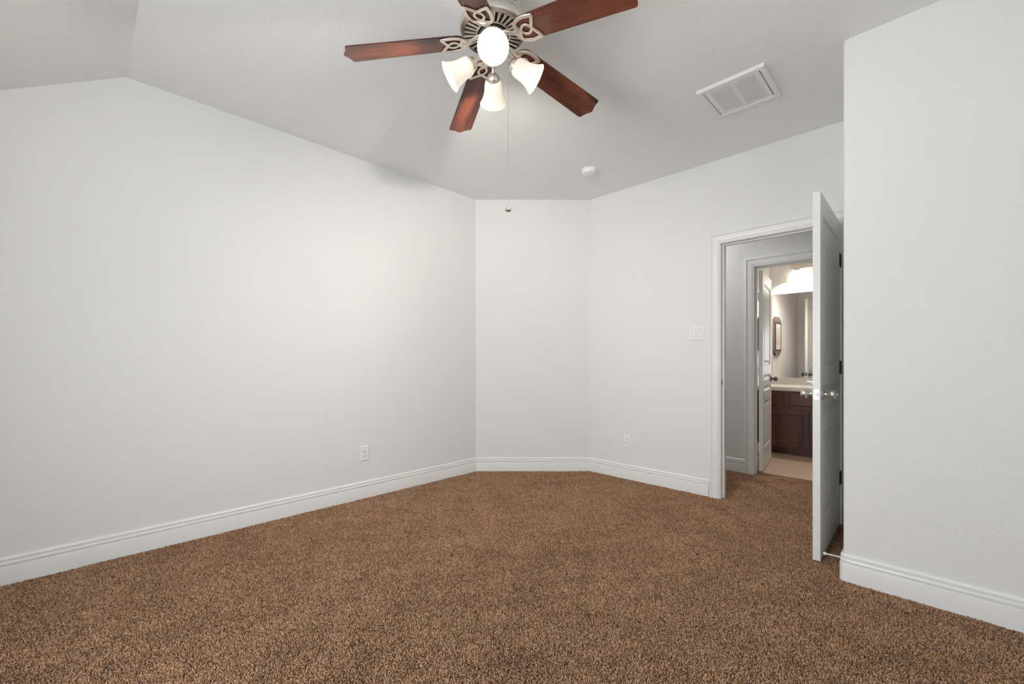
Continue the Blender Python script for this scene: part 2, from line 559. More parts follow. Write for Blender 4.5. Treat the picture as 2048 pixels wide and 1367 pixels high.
def knob(door, x, y, z, ny, mat, button=False):
    bm = B()
    m = Matrix.Translation((x, y, z)) @ rotm((0, ny, 0))
    lathe(bm, KNOB, 28, m)
    if button: lathe(bm, [(0.005, 0.066), (0.005, 0.072), (0.0, 0.073)], 12, m)
    return mk('door_knob', bm, mat, door, smooth=True, angle=50)


# bedroom door, swung open against the closet
D1W, D1T = 0.775, 0.035
d1 = empty('door_1', (-0.4555, DY - 0.006, 0.006), (0, 0, -PI / 2 + math.radians(0.6)))
d1['kind'] = 'structure'
tag(d1, 'open white three-panel bedroom door standing against the closet corner', 'door')
# local x runs from hinge to free edge, local +y is the face turned towards the closet
PAN = [(0.205, 0.700), (0.800, 0.968), (1.062, 1.925)]
bm = B(); panel_door(bm, D1W, D1T, 2.042, 0.095, PAN)
bmesh.ops.translate(bm, verts=bm.verts, vec=(0, -D1T, 0))
mk('slab', bm, M['door'], d1)
kx, kz = D1W - 0.062, 0.918
knob(d1, kx, 0.0, kz, 1, M['nickel'], True)
knob(d1, kx, -D1T, kz, -1, M['nickel'])
bm = B(); box(bm, D1W - 0.001, D1W + 0.0012, -D1T / 2 - 0.0125, -D1T / 2 + 0.0125, kz - 0.029, kz + 0.029, 0.0008, 1)
lp = mk('latch_plate', bm, M['nickel'], d1)
bm = B(); box(bm, D1W, D1W + 0.011, -D1T / 2 - 0.007, -D1T / 2 + 0.007, kz - 0.010, kz + 0.010, 0.003, 2)
mk('latch_bolt', bm, M['nickel'], lp)
for hz in (1.787, 1.060, 0.312):
    bm = B()
    lathe(bm, [(0, -0.045), (0.0062, -0.045), (0.0062, 0.045), (0, 0.045)], 14, Matrix.Translation((-0.002, 0.006, hz)))
    box(bm, -0.0015, 0.0008, -0.028, 0.006, hz - 0.044, hz + 0.044)
    box(bm, -0.001, 0.055, -0.0005, 0.0018, hz - 0.044, hz + 0.044, 0.0005, 1)
    h = mk('hinge', bm, M['hinge'], d1, smooth=True)

# bathroom door, swung into the bathroom
D2W, D2T = 0.715, 0.035
d2 = empty('door_2', (-1.2525, BY0 + 0.012, 0.010), (0, 0, PI / 2 + math.radians(7.5)))
d2['kind'] = 'structure'
tag(d2, 'white panelled bathroom door opened inwards beyond the hall', 'door')
bm = B(); panel_door(bm, D2W, D2T, 2.005, 0.10, [(0.215, 0.690), (0.790, 0.955), (1.050, 1.885)])
bmesh.ops.translate(bm, verts=bm.verts, vec=(0, -D2T, 0))
mk('slab', bm, M['door'], d2)
knob(d2, D2W - 0.062, -D2T, 0.900, -1, M['nickel_dark'])
knob(d2, D2W - 0.062, 0.0, 0.900, 1, M['nickel_dark'])
bm = B(); box(bm, D2W - 0.001, D2W + 0.0012, -D2T / 2 - 0.0125, -D2T / 2 + 0.0125, 0.872, 0.928, 0.0008, 1)
box(bm, D2W, D2W + 0.010, -D2T / 2 - 0.007, -D2T / 2 + 0.007, 0.890, 0.910, 0.003, 2)
mk('latch_plate', bm, M['nickel_dark'], d2)
for hz in (1.74, 1.00, 0.235):
    bm = B()
    lathe(bm, [(0, -0.045), (0.006, -0.045), (0.006, 0.045), (0, 0.045)], 14, Matrix.Translation((-0.004, 0.002, hz)))
    box(bm, -0.0018, -0.0002, -0.031, 0.002, hz - 0.044, hz + 0.044)
    box(bm, -0.010, -0.002, -0.002, 0.006, hz - 0.044, hz + 0.044)
    mk('hinge', bm, M['plastic'], d2, smooth=True)

# rod door stop between closet baseboard and door
ds = empty('door_stop', (CLX - 0.016, 2.800, 0.088))
tag(ds, 'white rod door stop sticking out of the closet baseboard behind the open door', 'door stop')
bm = B(); lathe(bm, [(0, 0), (0.010, 0), (0.010, 0.003), (0.0055, 0.006), (0, 0.006)], 16, rotm((-1, 0, 0)))
mk('mounting_plate', bm, M['nickel'], ds, smooth=True)
bm = B(); tube(bm, [(-0.003, 0, 0), (-0.030, 0, -0.001), (-0.064, 0, -0.002)], 0.0030, 10)
mk('rod', bm, M['plastic'], ds, smooth=True)
bm = B(); lathe(bm, [(0, 0), (0.0072, 0), (0.0082, 0.003), (0.0082, 0.010), (0.006, 0.0125), (0, 0.0125)], 16, Matrix.Translation((-0.062, 0, -0.002)) @ rotm((-1, 0, 0)))
mk('rubber_tip', bm, M['rubber'], ds, smooth=True)


# ------------------------------------------------------------------ switch and outlets: local x across, z up, facing -y
def outlet(loc, rz, label):
    o = empty('wall_outlet', loc, (0, 0, rz))
    tag(o, label, 'outlet')
    bm = B(); box(bm, -0.036, 0.036, -0.0085, 0.0, -0.059, 0.059, 0.0035, 3)
    mk('cover_plate', bm, M['plastic'], o)
    for z in (0.0195, -0.0195):
        bm = B(); box(bm, -0.0165, 0.0165, -0.0100, -0.004, z - 0.0145, z + 0.0145, 0.006, 3)
        r = mk('receptacle', bm, M['plastic'], o)
        bm = B()
        box(bm, -0.0085, -0.0062, -0.0104, -0.0095, z - 0.002, z + 0.0075); box(bm, 0.0060, 0.0083, -0.0104, -0.0095, z - 0.001, z + 0.0070)
        mk('slot', bm, M['slot_grey'], r)
        bm = B(); lathe(bm, [(0, 0), (0.0028, 0), (0.0028, 0.0006), (0, 0.0006)], 12, Matrix.Translation((0, -0.0098, z - 0.0078)) @ rotm((0, -1, 0)))
        mk('ground_hole', bm, M['slot'], r)
    bm = B(); lathe(bm, [(0, 0), (0.0030, 0), (0.0022, 0.0012), (0, 0.0014)], 12, Matrix.Translation((0, -0.0084, 0)) @ rotm((0, -1, 0)))
    mk('screw', bm, M['plastic'], o, smooth=True)
    return o


outlet((LX, 1.650, 0.358), PI / 2, 'white duplex outlet low on the long blank wall facing the closet')
outlet((-2.070, DY, 0.355), 0, 'white duplex outlet low on the doorway wall, near the cut corner')
outlet((BLX, 6.09, 1.105), PI / 2, 'small white outlet on the bathroom wall under the picture, seen in the mirror')

sw = empty('light_switch', (-1.4205, DY, 1.343))
tag(sw, 'white two-gang wall switch beside the bedroom doorway', 'light switch')
bm = B(); box(bm, -0.0585, 0.0585, -0.0070, 0.0, -0.059, 0.059, 0.0035, 3)
mk('cover_plate', bm, M['plastic'], sw)
for k, x in enumerate((-0.023, 0.023)):
    bm = B()
    box(bm, x - 0.0175, x + 0.0175, -0.0074, -0.0055, -0.0345, 0.0345)
    mk('rocker_recess', bm, M['recess'], sw)
    bm = B()
    t = 0.0018 if k == 0 else -0.0018
    prism(bm, [(-0.0060, -0.0325), (-0.0095 - t, -0.0325), (-0.0085, 0.0), (-0.0095 + t, 0.0325), (-0.0060, 0.0325)], 'x', x - 0.0160, x + 0.0160)
    mk('rocker', bm, M['plastic'], sw)
for x in (-0.023, 0.023):
    for z in (0.0485, -0.0485):
        bm = B(); lathe(bm, [(0, 0), (0.0030, 0), (0.0022, 0.0012), (0, 0.0014)], 10, Matrix.Translation((x, -0.0064, z)) @ rotm((0, -1, 0)))
        mk('screw', bm, M['plastic'], sw, smooth=True)

# ------------------------------------------------------------------ return air vent in the ceiling
vt = empty('ceiling_vent', (-0.845, 2.824, CEIL))
tag(vt, 'white square louvred air return grille in the ceiling near the closet', 'vent')
hx, hy = 0.183, 0.188
bm = B()
FR = [(0, 0), (-0.028, 0), (-0.028, 0.009), (-0.024, 0.014), (-0.004, 0.017), (0, 0.017)]
w = Vector((0, 0, -1))
# outer frame: four mitred rails
ring = [(-hx, -hy), (hx, -hy), (hx, hy), (-hx, hy)]
prf = [(0.0, 0.0), (0.0, 0.012), (0.004, 0.018), (0.028, 0.018), (0.030, 0.012), (0.030, 0.0)]
rr = []
for ins, dep in prf:
    rr.append([bm.verts.new((sx * (hx - ins), sy_ * (hy - ins), -dep)) for sx, sy_ in ((-1, -1), (1, -1), (1, 1), (-1, 1))])
for a, b_ in zip(rr, rr[1:] + rr[:1]):
    for k in range(4):
        bm.faces.new((a[k], a[(k + 1) % 4], b_[(k + 1) % 4], b_[k]))
mk('frame', bm, M['vent'], vt)
bm = B(); box(bm, -hx + 0.028, hx - 0.028, -hy + 0.028, hy - 0.028, -0.002, 0.001)
mk('duct_opening', bm, M['duct'], vt)
bm = B(); box(bm, -0.008, 0.008, -hy + 0.029, hy - 0.029, -0.016, -0.004, 0.001, 1)
for s in (-1, 1):                              # flat border of the hinged face
    box(bm, s * (hx - 0.048) - 0.0135, s * (hx - 0.048) + 0.0135, -hy + 0.029, hy - 0.029, -0.016, -0.004, 0.001, 1)
    box(bm, -hx + 0.061, hx - 0.061, s * (hy - 0.040) - 0.011, s * (hy - 0.040) + 0.011, -0.0155, -0.004, 0.001, 1)
mk('face_panel', bm, M['vent'], vt)
NS = 24
span = 2 * (hy - 0.051)
for k in range(NS):
    yc = -hy + 0.051 + span * (k + 0.5) / NS
    bm = B()
    for x0, x1 in ((-hx + 0.061, -0.008), (0.008, hx - 0.061)):
        # slats slope away from the camera
        prism(bm, [(yc + 0.0034, -0.0152), (yc + 0.0030, -0.0156), (yc - 0.0033, -0.0142), (yc - 0.0029, -0.0136)], 'x', x0, x1)
    mk('slat', bm, M['vent'], vt)
for x in (-0.07, 0.08):
    bm = B(); lathe(bm, [(0, 0), (0.005, 0), (0.004, 0.003), (0, 0.0035)], 12, Matrix.Translation((x, -hy + 0.040, -0.0155)) @ rotm((0, 0, -1)))
    mk('latch_screw', bm, M['vent'], vt, smooth=True)

# ------------------------------------------------------------------ smoke detector
sm = empty('smoke_detector', (-2.098, 3.075, CEIL))
tag(sm, 'round white smoke detector on the ceiling before the cut corner', 'smoke detector')
bm = B(); lathe(bm, [(0, 0), (0.066, 0), (0.067, -0.004), (0.064, -0.010), (0, -0.010)], 40)
mk('mounting_base', bm, M['plastic'], sm, smooth=True)
bm = B(); lathe(bm, [(0.060, -0.009), (0.062, -0.014), (0.060, -0.030), (0.055, -0.037), (0.045, -0.041), (0.025, -0.0425), (0, -0.043)], 40)
mk('cover', bm, M['plastic'], sm, smooth=True)
bm = B(); lathe(bm, [(0, 0), (0.009, 0), (0.008, -0.003), (0, -0.0035)], 20, Matrix.Translation((0.020, -0.030, -0.0405)))
mk('test_button', bm, M['plastic'], sm, smooth=True)
for a in (-2.3, -1.7, -1.0):
    bm = B(); box(bm, -0.004, 0.004, -0.0015, 0.0015, -0.0012, 0.0004)
    mk('vent_hole', bm, M['slot_grey'], sm, loc=(0.047 * math.cos(a + YAW), 0.047 * math.sin(a + YAW), -0.0405), rot=(0, 0, a + YAW + PI / 2))

# ------------------------------------------------------------------ ceiling fan
FX, FY = -1.409, 1.313
FAN = empty('ceiling_fan', (FX, FY, CEIL))
tag(FAN, 'ceiling fan with five reddish walnut blades, brushed nickel motor and four lit glass shades', 'ceiling fan')
bm = B()
lathe(bm, [(0, -0.001), (0.118, -0.001), (0.120, -0.010), (0.126, -0.045), (0.134, -0.085), (0.141, -0.115), (0.144, -0.125), (0.150, -0.131), (0.1525, -0.142),
           (0.1525, -0.158), (0.149, -0.166), (0.142, -0.170), (0.1375, -0.170), (0.1370, -0.166), (0.1360, -0.150), (0.0, -0.150)], 72)
housing = mk('motor_housing', bm, M['brushed'], FAN, smooth=True, angle=40)
# slotted bottom plate
bm = B()
RG = [(0.137, 0.131), (0.079, 0.070)]
zb, zt = -0.172, -0.167
for ro, ri in RG:
    lathe(bm, [(ri, zt), (ri, zb), (ro, zb), (ro, zt), (ri, zt)], 72)
NSL = 30
for k in range(NSL):
    a = 2 * PI * (k + 0.5) / NSL
    m = Matrix.Rotation(a, 4, 'Z')
    v = []
    for r, hw in ((0.077, 0.0060), (0.083, 0.0040), (0.122, 0.0066), (0.128, 0.0086), (0.133, 0.0140)):
        v.append([bm.verts.new(m @ Vector((r, s * hw, z))) for s, z in ((-1, zb), (1, zb), (1, zt), (-1, zt))])
    for p, q_ in zip(v, v[1:]):
        for j in range(4): bm.faces.new((p[j], p[(j + 1) % 4], q_[(j + 1) % 4], q_[j]))
mk('slotted_plate', bm, M['brushed'], FAN, smooth=True, angle=30)
bm = B(); lathe(bm, [(0, -0.160), (0.136, -0.160), (0.136, -0.158), (0, -0.158)], 48)
mk('motor_core', bm, M['slot'], FAN)
# flywheel and switch housing
bm = B(); lathe(bm, [(0, -0.165), (0.064, -0.165), (0.066, -0.170), (0.066, -0.178), (0.062, -0.182), (0, -0.182)], 48)
mk('flywheel', bm, M['nickel_dark'], FAN, smooth=True)
bm = B()
lathe(bm, [(0.0, -0.180), (0.046, -0.180), (0.049, -0.186), (0.049, -0.225), (0.054, -0.229), (0.060, -0.234), (0.060, -0.246), (0.056, -0.252), (0.050, -0.256),
           (0.050, -0.272), (0.046, -0.284), (0.034, -0.294), (0.018, -0.299), (0.010, -0.302), (0.008, -0.309), (0.0, -0.311)], 48)
hub = mk('switch_housing', bm, M['brushed'], FAN, smooth=True, angle=45)
# small oval badge on the motor housing
ang = math.radians(-4)
r_b = 0.1375
bm = B()
mb = Matrix.Rotation(ang, 4, 'Z') @ Matrix.Translation((r_b, 0, -0.088)) @ rotm((1, 0, -0.24))
lathe(bm, [(0, 0), (0.016, 0), (0.016, 0.0012), (0, 0.0012)], 28, mb @ Matrix.Diagonal((0.62, 1.0, 1.0, 1.0)))
badge = mk('maker_badge', bm, M['badge'], housing)
bm = B()
for y, L in ((0.008, 0.0045), (0.004, 0.0070), (0.000, 0.0075), (-0.004, 0.0060), (-0.008, 0.004)):
    v = [bm.verts.new(mb @ Vector(p)) for p in ((-L * .8, y - 0.0009, 0.0014), (L * .8, y - 0.0009, 0.0014), (L * .8, y + 0.0009, 0.0014), (-L * .8, y + 0.0009, 0.0014))]
    bm.faces.new(v)
mk('badge_lettering', bm, M['nickel'], badge)

# blades with their brackets; local x is the radius
BZ = -0.189
DROOP = math.radians(7.5)
PITCH = math.radians(12)


def blade_outline():
    hw_in, hw = 0.058, 0.0685
    pts = []
    # rounded inner end
    for k in range(0, 13):
        t = PI / 2 + PI * k / 12
        pts.append((0.165 + 0.042 * math.cos(t), hw_in * math.sin(t)))
    # lower side out to the tip, ornate bracket end, and back
    tip = [(0.630, -hw), (0.638, -hw + 0.0015), (0.6415, -hw + 0.006), (0.6430, -hw + 0.012), (0.6440, -0.047), (0.6465, -0.037), (0.6515, -0.026), (0.6585, -0.014), (0.6640, -0.006), (0.6655, 0.0)]
    pts += tip
    pts += [(x, -y) for x, y in tip[-2::-1]]
    return pts


def arc_pts(fn, n): return [fn(i / (n - 1)) for i in range(n)]


def smooth_path(ctrl, n=8, closed=False):
    P = [Vector(c) for c in ctrl]
    m = len(P); out = []
    rng = range(m if closed else m - 1)
    for i in rng:
        p0 = P[(i - 1) % m] if closed or i > 0 else P[i]
        p1 = P[i]; p2 = P[(i + 1) % m]
        p3 = P[(i + 2) % m] if closed or i + 2 < m else P[i + 1]
        for k in range(n):
            t = k / n
            out.append(0.5 * ((2 * p1) + (-p0 + p2) * t + (2 * p0 - 5 * p1 + 4 * p2 - p3) * t * t + (-p0 + 3 * p1 - 3 * p2 + p3) * t ** 3))
    if not closed: out.append(P[-1])
    return out


bm = B()
ol = blade_outline()
prism(bm, ol, 'z', -0.003, 0.003)
bmesh.ops.bevel(bm, geom=[e for e in bm.edges if abs(e.verts[0].co.z - e.verts[1].co.z) < 1e-6], offset=0.0012, segments=2, affect='EDGES')
blade0 = mk('blade', bm, M['blade'], FAN, loc=(0, 0, BZ), smooth=True, angle=30)

# bracket: tulip outline with an interlaced inner ring, lying under the blade, and a neck up to the flywheel
bm = B()
zz = -0.0075
up = (0, 0, 1)
left = smooth_path([(0.127, 0.000, zz), (0.130, 0.022, zz), (0.144, 0.042, zz), (0.167, 0.052, zz), (0.195, 0.0545, zz), (0.229, 0.0490, zz)], 6)
tipc = smooth_path([(0.229, 0.0490, zz), (0.220, 0.030, zz), (0.209, 0.011, zz), (0.203, 0.0, zz)], 5)
for s in (1, -1):
    f = lambda p: (p[0], p[1] * s, p[2])
    tube(bm, [f(p) for p in left], 0.0085, 12, flat=0.5, up=up)
    tube(bm, [f(p) for p in tipc], 0.0078, 12, flat=0.5, up=up)
    lathe(bm, [(0, -0.0042), (0.0075, -0.002), (0.0075, 0.002), (0, 0.0042)], 12, Matrix.Translation((0.229, 0.049 * s, zz)))
    inner = smooth_path([(0.204, 0.003 * s, zz - 0.001), (0.198, -0.010 * s, zz - 0.001), (0.184, -0.0195 * s, zz - 0.001), (0.167, -0.018 * s, zz - 0.001), (0.153, -0.003 * s, zz - 0.001), (0.144, 0.016 * s, zz - 0.001), (0.140, 0.034 * s, zz - 0.001)], 6)
    tube(bm, inner, 0.0060, 12, flat=0.5, up=up)
lathe(bm, [(0, -0.004), (0.012, -0.003), (0.014, 0.0), (0.012, 0.003), (0, 0.004)], 16, Matrix.Translation((0.136, 0, zz)) @ Matrix.Diagonal((1.0, 1.9, 1.0, 1.0)))
brk0 = mk('blade_bracket', bm, M['brushed'], blade0, smooth=True, angle=60)
bm = B()
neck = smooth_path([(0.056, 0, 0.016), (0.080, 0, 0.010), (0.100, 0, 0.002), (0.116, 0, -0.0065), (0.138, 0, zz)], 6)
ntap = [1.35 - 0.55 * math.sin(PI * i / (len(neck) - 1)) for i in range(len(neck))]
tube(bm, neck, 0.0125, 12, flat=0.5, up=(0, 0, 1), taper=ntap)
nk0 = mk('bracket_arm', bm, M['brushed'], blade0, smooth=True, angle=60)
th0 = 3.9552337
for i in range(5):
    if i == 0: b_, k_, n_ = blade0, brk0, nk0
    else:
        b_, k_, n_ = blade0.copy(), brk0.copy(), nk0.copy()
        for o in (b_, k_, n_): C.objects.link(o)
        b_.parent = FAN; k_.parent = b_; n_.parent = b_
    th = th0 - i * 2 * PI / 5
    b_.location = (0, 0, BZ)
    b_.rotation_euler = (Matrix.Rotation(th, 4, 'Z') @ Matrix.Rotation(DROOP, 4, 'Y') @ Matrix.Rotation(-PITCH, 4, 'X')).to_euler()

# light kit: four arms at right angles, bells tilted outwards
SHADE = [(0.0230, 0.0), (0.0300, 0.004), (0.0375, 0.013), (0.0405, 0.028), (0.0410, 0.045), (0.0430, 0.062), (0.0475, 0.080), (0.0545, 0.098), (0.0625, 0.111), (0.0645, 0.1145)]
TILT = math.radians(58)
az0 = math.atan2(-FY, -FX)
for k in range(4):
    az = az0 + k * PI / 2
    rad = Vector((math.cos(az), math.sin(az), 0))
    ax = (rad * math.sin(TILT) + Vector((0, 0, -1)) * math.cos(TILT)).normalized()
    neckp = rad * 0.086 + Vector((0, 0, -0.297))
    m = Matrix.Translation(neckp) @ rotm(ax)
    bm = B()
    tube(bm, smooth_path([rad * 0.045 + Vector((0, 0, -0.262)), rad * 0.060 + Vector((0, 0, -0.266)), rad * 0.070 + Vector((0, 0, -0.276)), neckp - ax * 0.006], 5), 0.0060, 12)
    arm = mk('light_arm', bm, M['brushed'], FAN, smooth=True, angle=60)
    bm = B()
    lathe(bm, [(0, -0.014), (0.010, -0.014), (0.014, -0.012), (0.022, -0.006), (0.027, 0.002), (0.0285, 0.008), (0.0285, 0.011), (0.0315, 0.012), (0.0315, 0.020), (0.029, 0.021), (0.0, 0.020)], 36, m)
    for j in range(3):
        aj = j * 2 * PI / 3 + 0.5
        tube(bm, [m @ Vector((0.030 * math.cos(aj), 0.030 * math.sin(aj), 0.016)), m @ Vector((0.043 * math.cos(aj), 0.043 * math.sin(aj), 0.016))], 0.0018, 8)
    mk('socket_cup', bm, M['brushed'], arm, smooth=True, angle=35)
    # ribbed bell of frosted glass
    bm = B()
    seg = 96
    m2 = m @ Matrix.Translation((0, 0, 0.012))
    outer, inner_ = [], []
    for r, z in SHADE:
        rib = 0.0007 * min(1.0, max(0.0, (z - 0.02) / 0.05))
        outer.append([bm.verts.new(m2 @ Vector(((r + rib * math.cos(32 * 2 * PI * q2 / seg)) * math.cos(2 * PI * q2 / seg), (r + rib * math.cos(32 * 2 * PI * q2 / seg)) * math.sin(2 * PI * q2 / seg), z))) for q2 in range(seg)])
        inner_.append([bm.verts.new(m2 @ Vector(((r - 0.003) * math.cos(2 * PI * q2 / seg), (r - 0.003) * math.sin(2 * PI * q2 / seg), z))) for q2 in range(seg)])
    allr = outer + inner_[::-1]
    for a, b_ in zip(allr[:-1], allr[1:]):
        for q2 in range(seg):
            bm.faces.new((a[q2], a[(q2 + 1) % seg], b_[(q2 + 1) % seg], b_[q2]))
    sh = mk('glass_shade', bm, M['shade'], FAN, smooth=True, angle=60)
    bm = B()
    lathe(bm, [(0, 0.018), (0.012, 0.018), (0.013, 0.035), (0.020, 0.050), (0.0285, 0.068), (0.0300, 0.080), (0.0270, 0.093), (0.018, 0.103), (0.008, 0.1065), (0, 0.107)], 28, m)
    mk('light_bulb', bm, M['bulb_' + ('front', 'right', 'back', 'left')[k]], sh, smooth=True)


def bead_chain(bm, p0, p1, r, step):
    p0, p1 = Vector(p0), Vector(p1)
    L = (p1 - p0).length; n = int(L / step)
    for i in range(n + 1):
        c = p0.lerp(p1, i / n)
        lathe(bm, [(0, r), (r * 0.8, r * 0.6), (r, 0), (r * 0.8, -r * 0.6), (0, -r)], 6, Matrix.Translation(c))
    tube(bm, [p0, p1], r * 0.35, 5)


RT = Vector((math.cos(YAW), math.sin(YAW), 0))
FW = Vector((-math.sin(YAW), math.cos(YAW), 0))
pc = RT * 0.068 + FW * -0.005
bm = B(); tube(bm, smooth_path([RT * 0.050 + Vector((0, 0, -0.240)), RT * 0.062 + Vector((0, 0, -0.242)), pc + Vector((0, 0, -0.250))], 4), 0.003, 8)
bead_chain(bm, pc + Vector((0, 0, -0.250)), pc + Vector((0, 0, -0.945)), 0.0014, 0.0036)
ch = mk('pull_chain', bm, M['chrome'], FAN, smooth=True)
bm = B(); lathe(bm, [(0, 0.012), (0.0025, 0.011), (0.003, 0.006), (0.012, 0.003), (0.0155, -0.002), (0.0150, -0.007), (0.010, -0.011), (0, -0.0125)], 24, Matrix.Translation(pc + Vector((0, 0, -0.952))))
mk('pull_knob', bm, M['chrome'], ch, smooth=True)
pc2 = FW * -0.046 + RT * 0.006
bm = B(); bead_chain(bm, pc2 + Vector((0, 0, -0.280)), pc2 + Vector((0, 0, -0.345)), 0.0012, 0.0034)
ch2 = mk('pull_chain', bm, M['chrome'], FAN, smooth=True)
bm = B(); lathe(bm, [(0, 0.006), (0.003, 0.004), (0.0042, -0.004), (0.003, -0.011), (0, -0.012)], 14, Matrix.Translation(pc2 + Vector((0, 0, -0.350))))
mk('pull_knob', bm, M['nickel'], ch2, smooth=True)

# ------------------------------------------------------------------ bathroom: vanity
VF = 5.93                                     # front of the cabinet
VX0, VX1 = BLX + 0.003, 0.20
va = empty('vanity_cabinet', ((VX0 + VX1) / 2, (VF + BYW) / 2, 0))
va.location = (0, 0, 0)
tag(va, 'dark cherry wood vanity cabinet in the bathroom beyond the hall', 'cabinet')
bm = B(); box(bm, VX0, VX1, VF, BYW - 0.003, 0.085, 0.750, 0.002, 1); box(bm, VX0, VX1, VF + 0.012, BYW - 0.003, 0.0, 0.085)
mk('body', bm, M['vanity'], va)


def front(x0, x1, z0, z1, rail, name):
    bm = B()
    y0 = VF - 0.019
    if rail:
        rings = [(0, 0, 0), (0.0, -0.015, 0), (0.003, -0.019, 0), (rail, -0.019, 0), (rail + 0.010, -0.008, 0), (rail + 0.014, -0.008, 1)]
    else:
        rings = [(0, 0, 0), (0, -0.013, 0), (0.010, -0.019, 0)]
    prev = None
    for ins, dy, _ in rings:
        cur = [bm.verts.new((x, VF + dy, z)) for x, z in ((x0 + ins, z0 + ins), (x1 - ins, z0 + ins), (x1 - ins, z1 - ins), (x0 + ins, z1 - ins))]
        if prev:
            for k in range(4): bm.faces.new((prev[k], prev[(k + 1) % 4], cur[(k + 1) % 4], cur[k]))
        prev = cur
    bm.faces.new(prev)
    return mk(name, bm, M['vanity'], va)


for x0, x1 in ((-1.545, -1.283), (-1.222, -0.700), (-0.640, -0.10)):
    front(x0, x1, 0.578, 0.730, 0, 'drawer_front')
for x0, x1 in ((-1.530, -1.022), (-0.965, -0.480), (-0.420, 0.10)):
    front(x0, x1, 0.086, 0.536, 0.062, 'cabinet_door')

ct = empty('vanity_countertop', (0, 0, 0))
tag(ct, 'pale cultured marble countertop lying on the dark bathroom vanity', 'countertop')
bm = B(); box(bm, VX0, VX1 + 0.012, VF - 0.028, BYW - 0.002, 0.751, 0.800, 0.006, 3)
mk('slab', bm, M['counter'], ct, smooth=True)
bm = B(); box(bm, VX0, VX1 + 0.012, BYW - 0.022, BYW - 0.002, 0.800, 0.888, 0.003, 2)
bs = mk('backsplash', bm, M['splash'], ct)
bs['label'] = 'greyer upright backsplash'

fa = empty('faucet', (-1.010, 6.335, 0.801))
tag(fa, 'chrome faucet on the bathroom counter, mostly behind the open bedroom door', 'faucet')
bm = B(); box(bm, -0.075, 0.075, -0.025, 0.025, 0.0, 0.014, 0.006, 3); mk('base_plate', bm, M['chrome'], fa, smooth=True)
bm = B(); tube(bm, smooth_path([(0, 0, 0.010), (0, 0, 0.045), (0, -0.03, 0.068), (0, -0.075, 0.070), (0, -0.11, 0.055)], 5), 0.012, 14); mk('spout', bm, M['chrome'], fa, smooth=True)
for s in (-1, 1):
    bm = B(); lathe(bm, [(0, 0.052), (0.013, 0.050), (0.014, 0.030), (0.018, 0.014), (0, 0.014)], 18, Matrix.Translation((s * 0.052, 0, 0)))
    tube(bm, [(s * 0.052, 0, 0.046), (s * 0.078, 0, 0.052), (s * 0.108, -0.004, 0.055)], 0.0052, 10)
    mk('handle', bm, M['chrome'], fa, smooth=True)

mi = empty('wall_mirror', (0, BYW - 0.001, 0))
tag(mi, 'wide frameless mirror on the bathroom wall above the vanity counter', 'mirror')
MX0, MX1, MZ0, MZ1 = -1.527, 0.15, 0.890, 1.984
bm = B(); box(bm, MX0, MX1, -0.006, 0.0, MZ0, MZ1); mk('glass', bm, M['mirror'], mi)
for x, z, s in ((-1.375, MZ1, 1), (-0.30, MZ1, 1)):
    bm = B(); box(bm, x - 0.010, x + 0.010, -0.010, 0.0, z - 0.010, z + 0.012, 0.003, 2)
    mk('clip', bm, M['plastic'], mi, smooth=True)

# vanity light: long plate and three dome shades
vl = empty('vanity_light', (-1.000, BYW, 2.255))
tag(vl, 'lit three-shade vanity light bar over the bathroom mirror', 'wall light')
bm = B(); box(bm, -0.315, 0.315, -0.030, 0.0, 0.020, 0.080, 0.012, 3); box(bm, -0.085, 0.085, -0.026, 0.0, -0.075, 0.075, 0.018, 3)
mk('back_plate', bm, M['brushed'], vl, smooth=True)
for x in (-0.238, 0.0, 0.238):
    bm = B(); tube(bm, smooth_path([(x, -0.02, 0.055), (x, -0.07, 0.060), (x, -0.100, 0.048), (x, -0.100, 0.010)], 6), 0.008, 12)
    lathe(bm, [(0, 0.030), (0.012, 0.028), (0.030, 0.012), (0.034, -0.004), (0, -0.004)], 24, Matrix.Translation((x, -0.100, 0)))
    lathe(bm, [(0, 0.092), (0.006, 0.088), (0.007, 0.080), (0.003, 0.074), (0.003, 0.058), (0, 0.058)], 12, Matrix.Translation((x, -0.090, 0)))
    arm = mk('lamp_arm', bm, M['brushed'], vl, smooth=True)
    bm = B(); lathe(bm, [(0.030, -0.002), (0.052, -0.012), (0.072, -0.034), (0.084, -0.066), (0.098, -0.100), (0.108, -0.118), (0.105, -0.118), (0.094, -0.100), (0.080, -0.066), (0.068, -0.036), (0.048, -0.016), (0.028, -0.006)], 40, Matrix.Translation((x, -0.100, 0)))
    s_ = mk('glass_shade', bm, M['bath_shade'], vl, smooth=True, angle=70)
    bm = B(); lathe(bm, [(0, -0.020), (0.014, -0.022), (0.026, -0.055), (0.030, -0.075), (0.022, -0.096), (0, -0.104)], 20, Matrix.Translation((x, -0.100, 0)))
    mk('light_bulb', bm, M['bath_bulb'], s_, smooth=True)

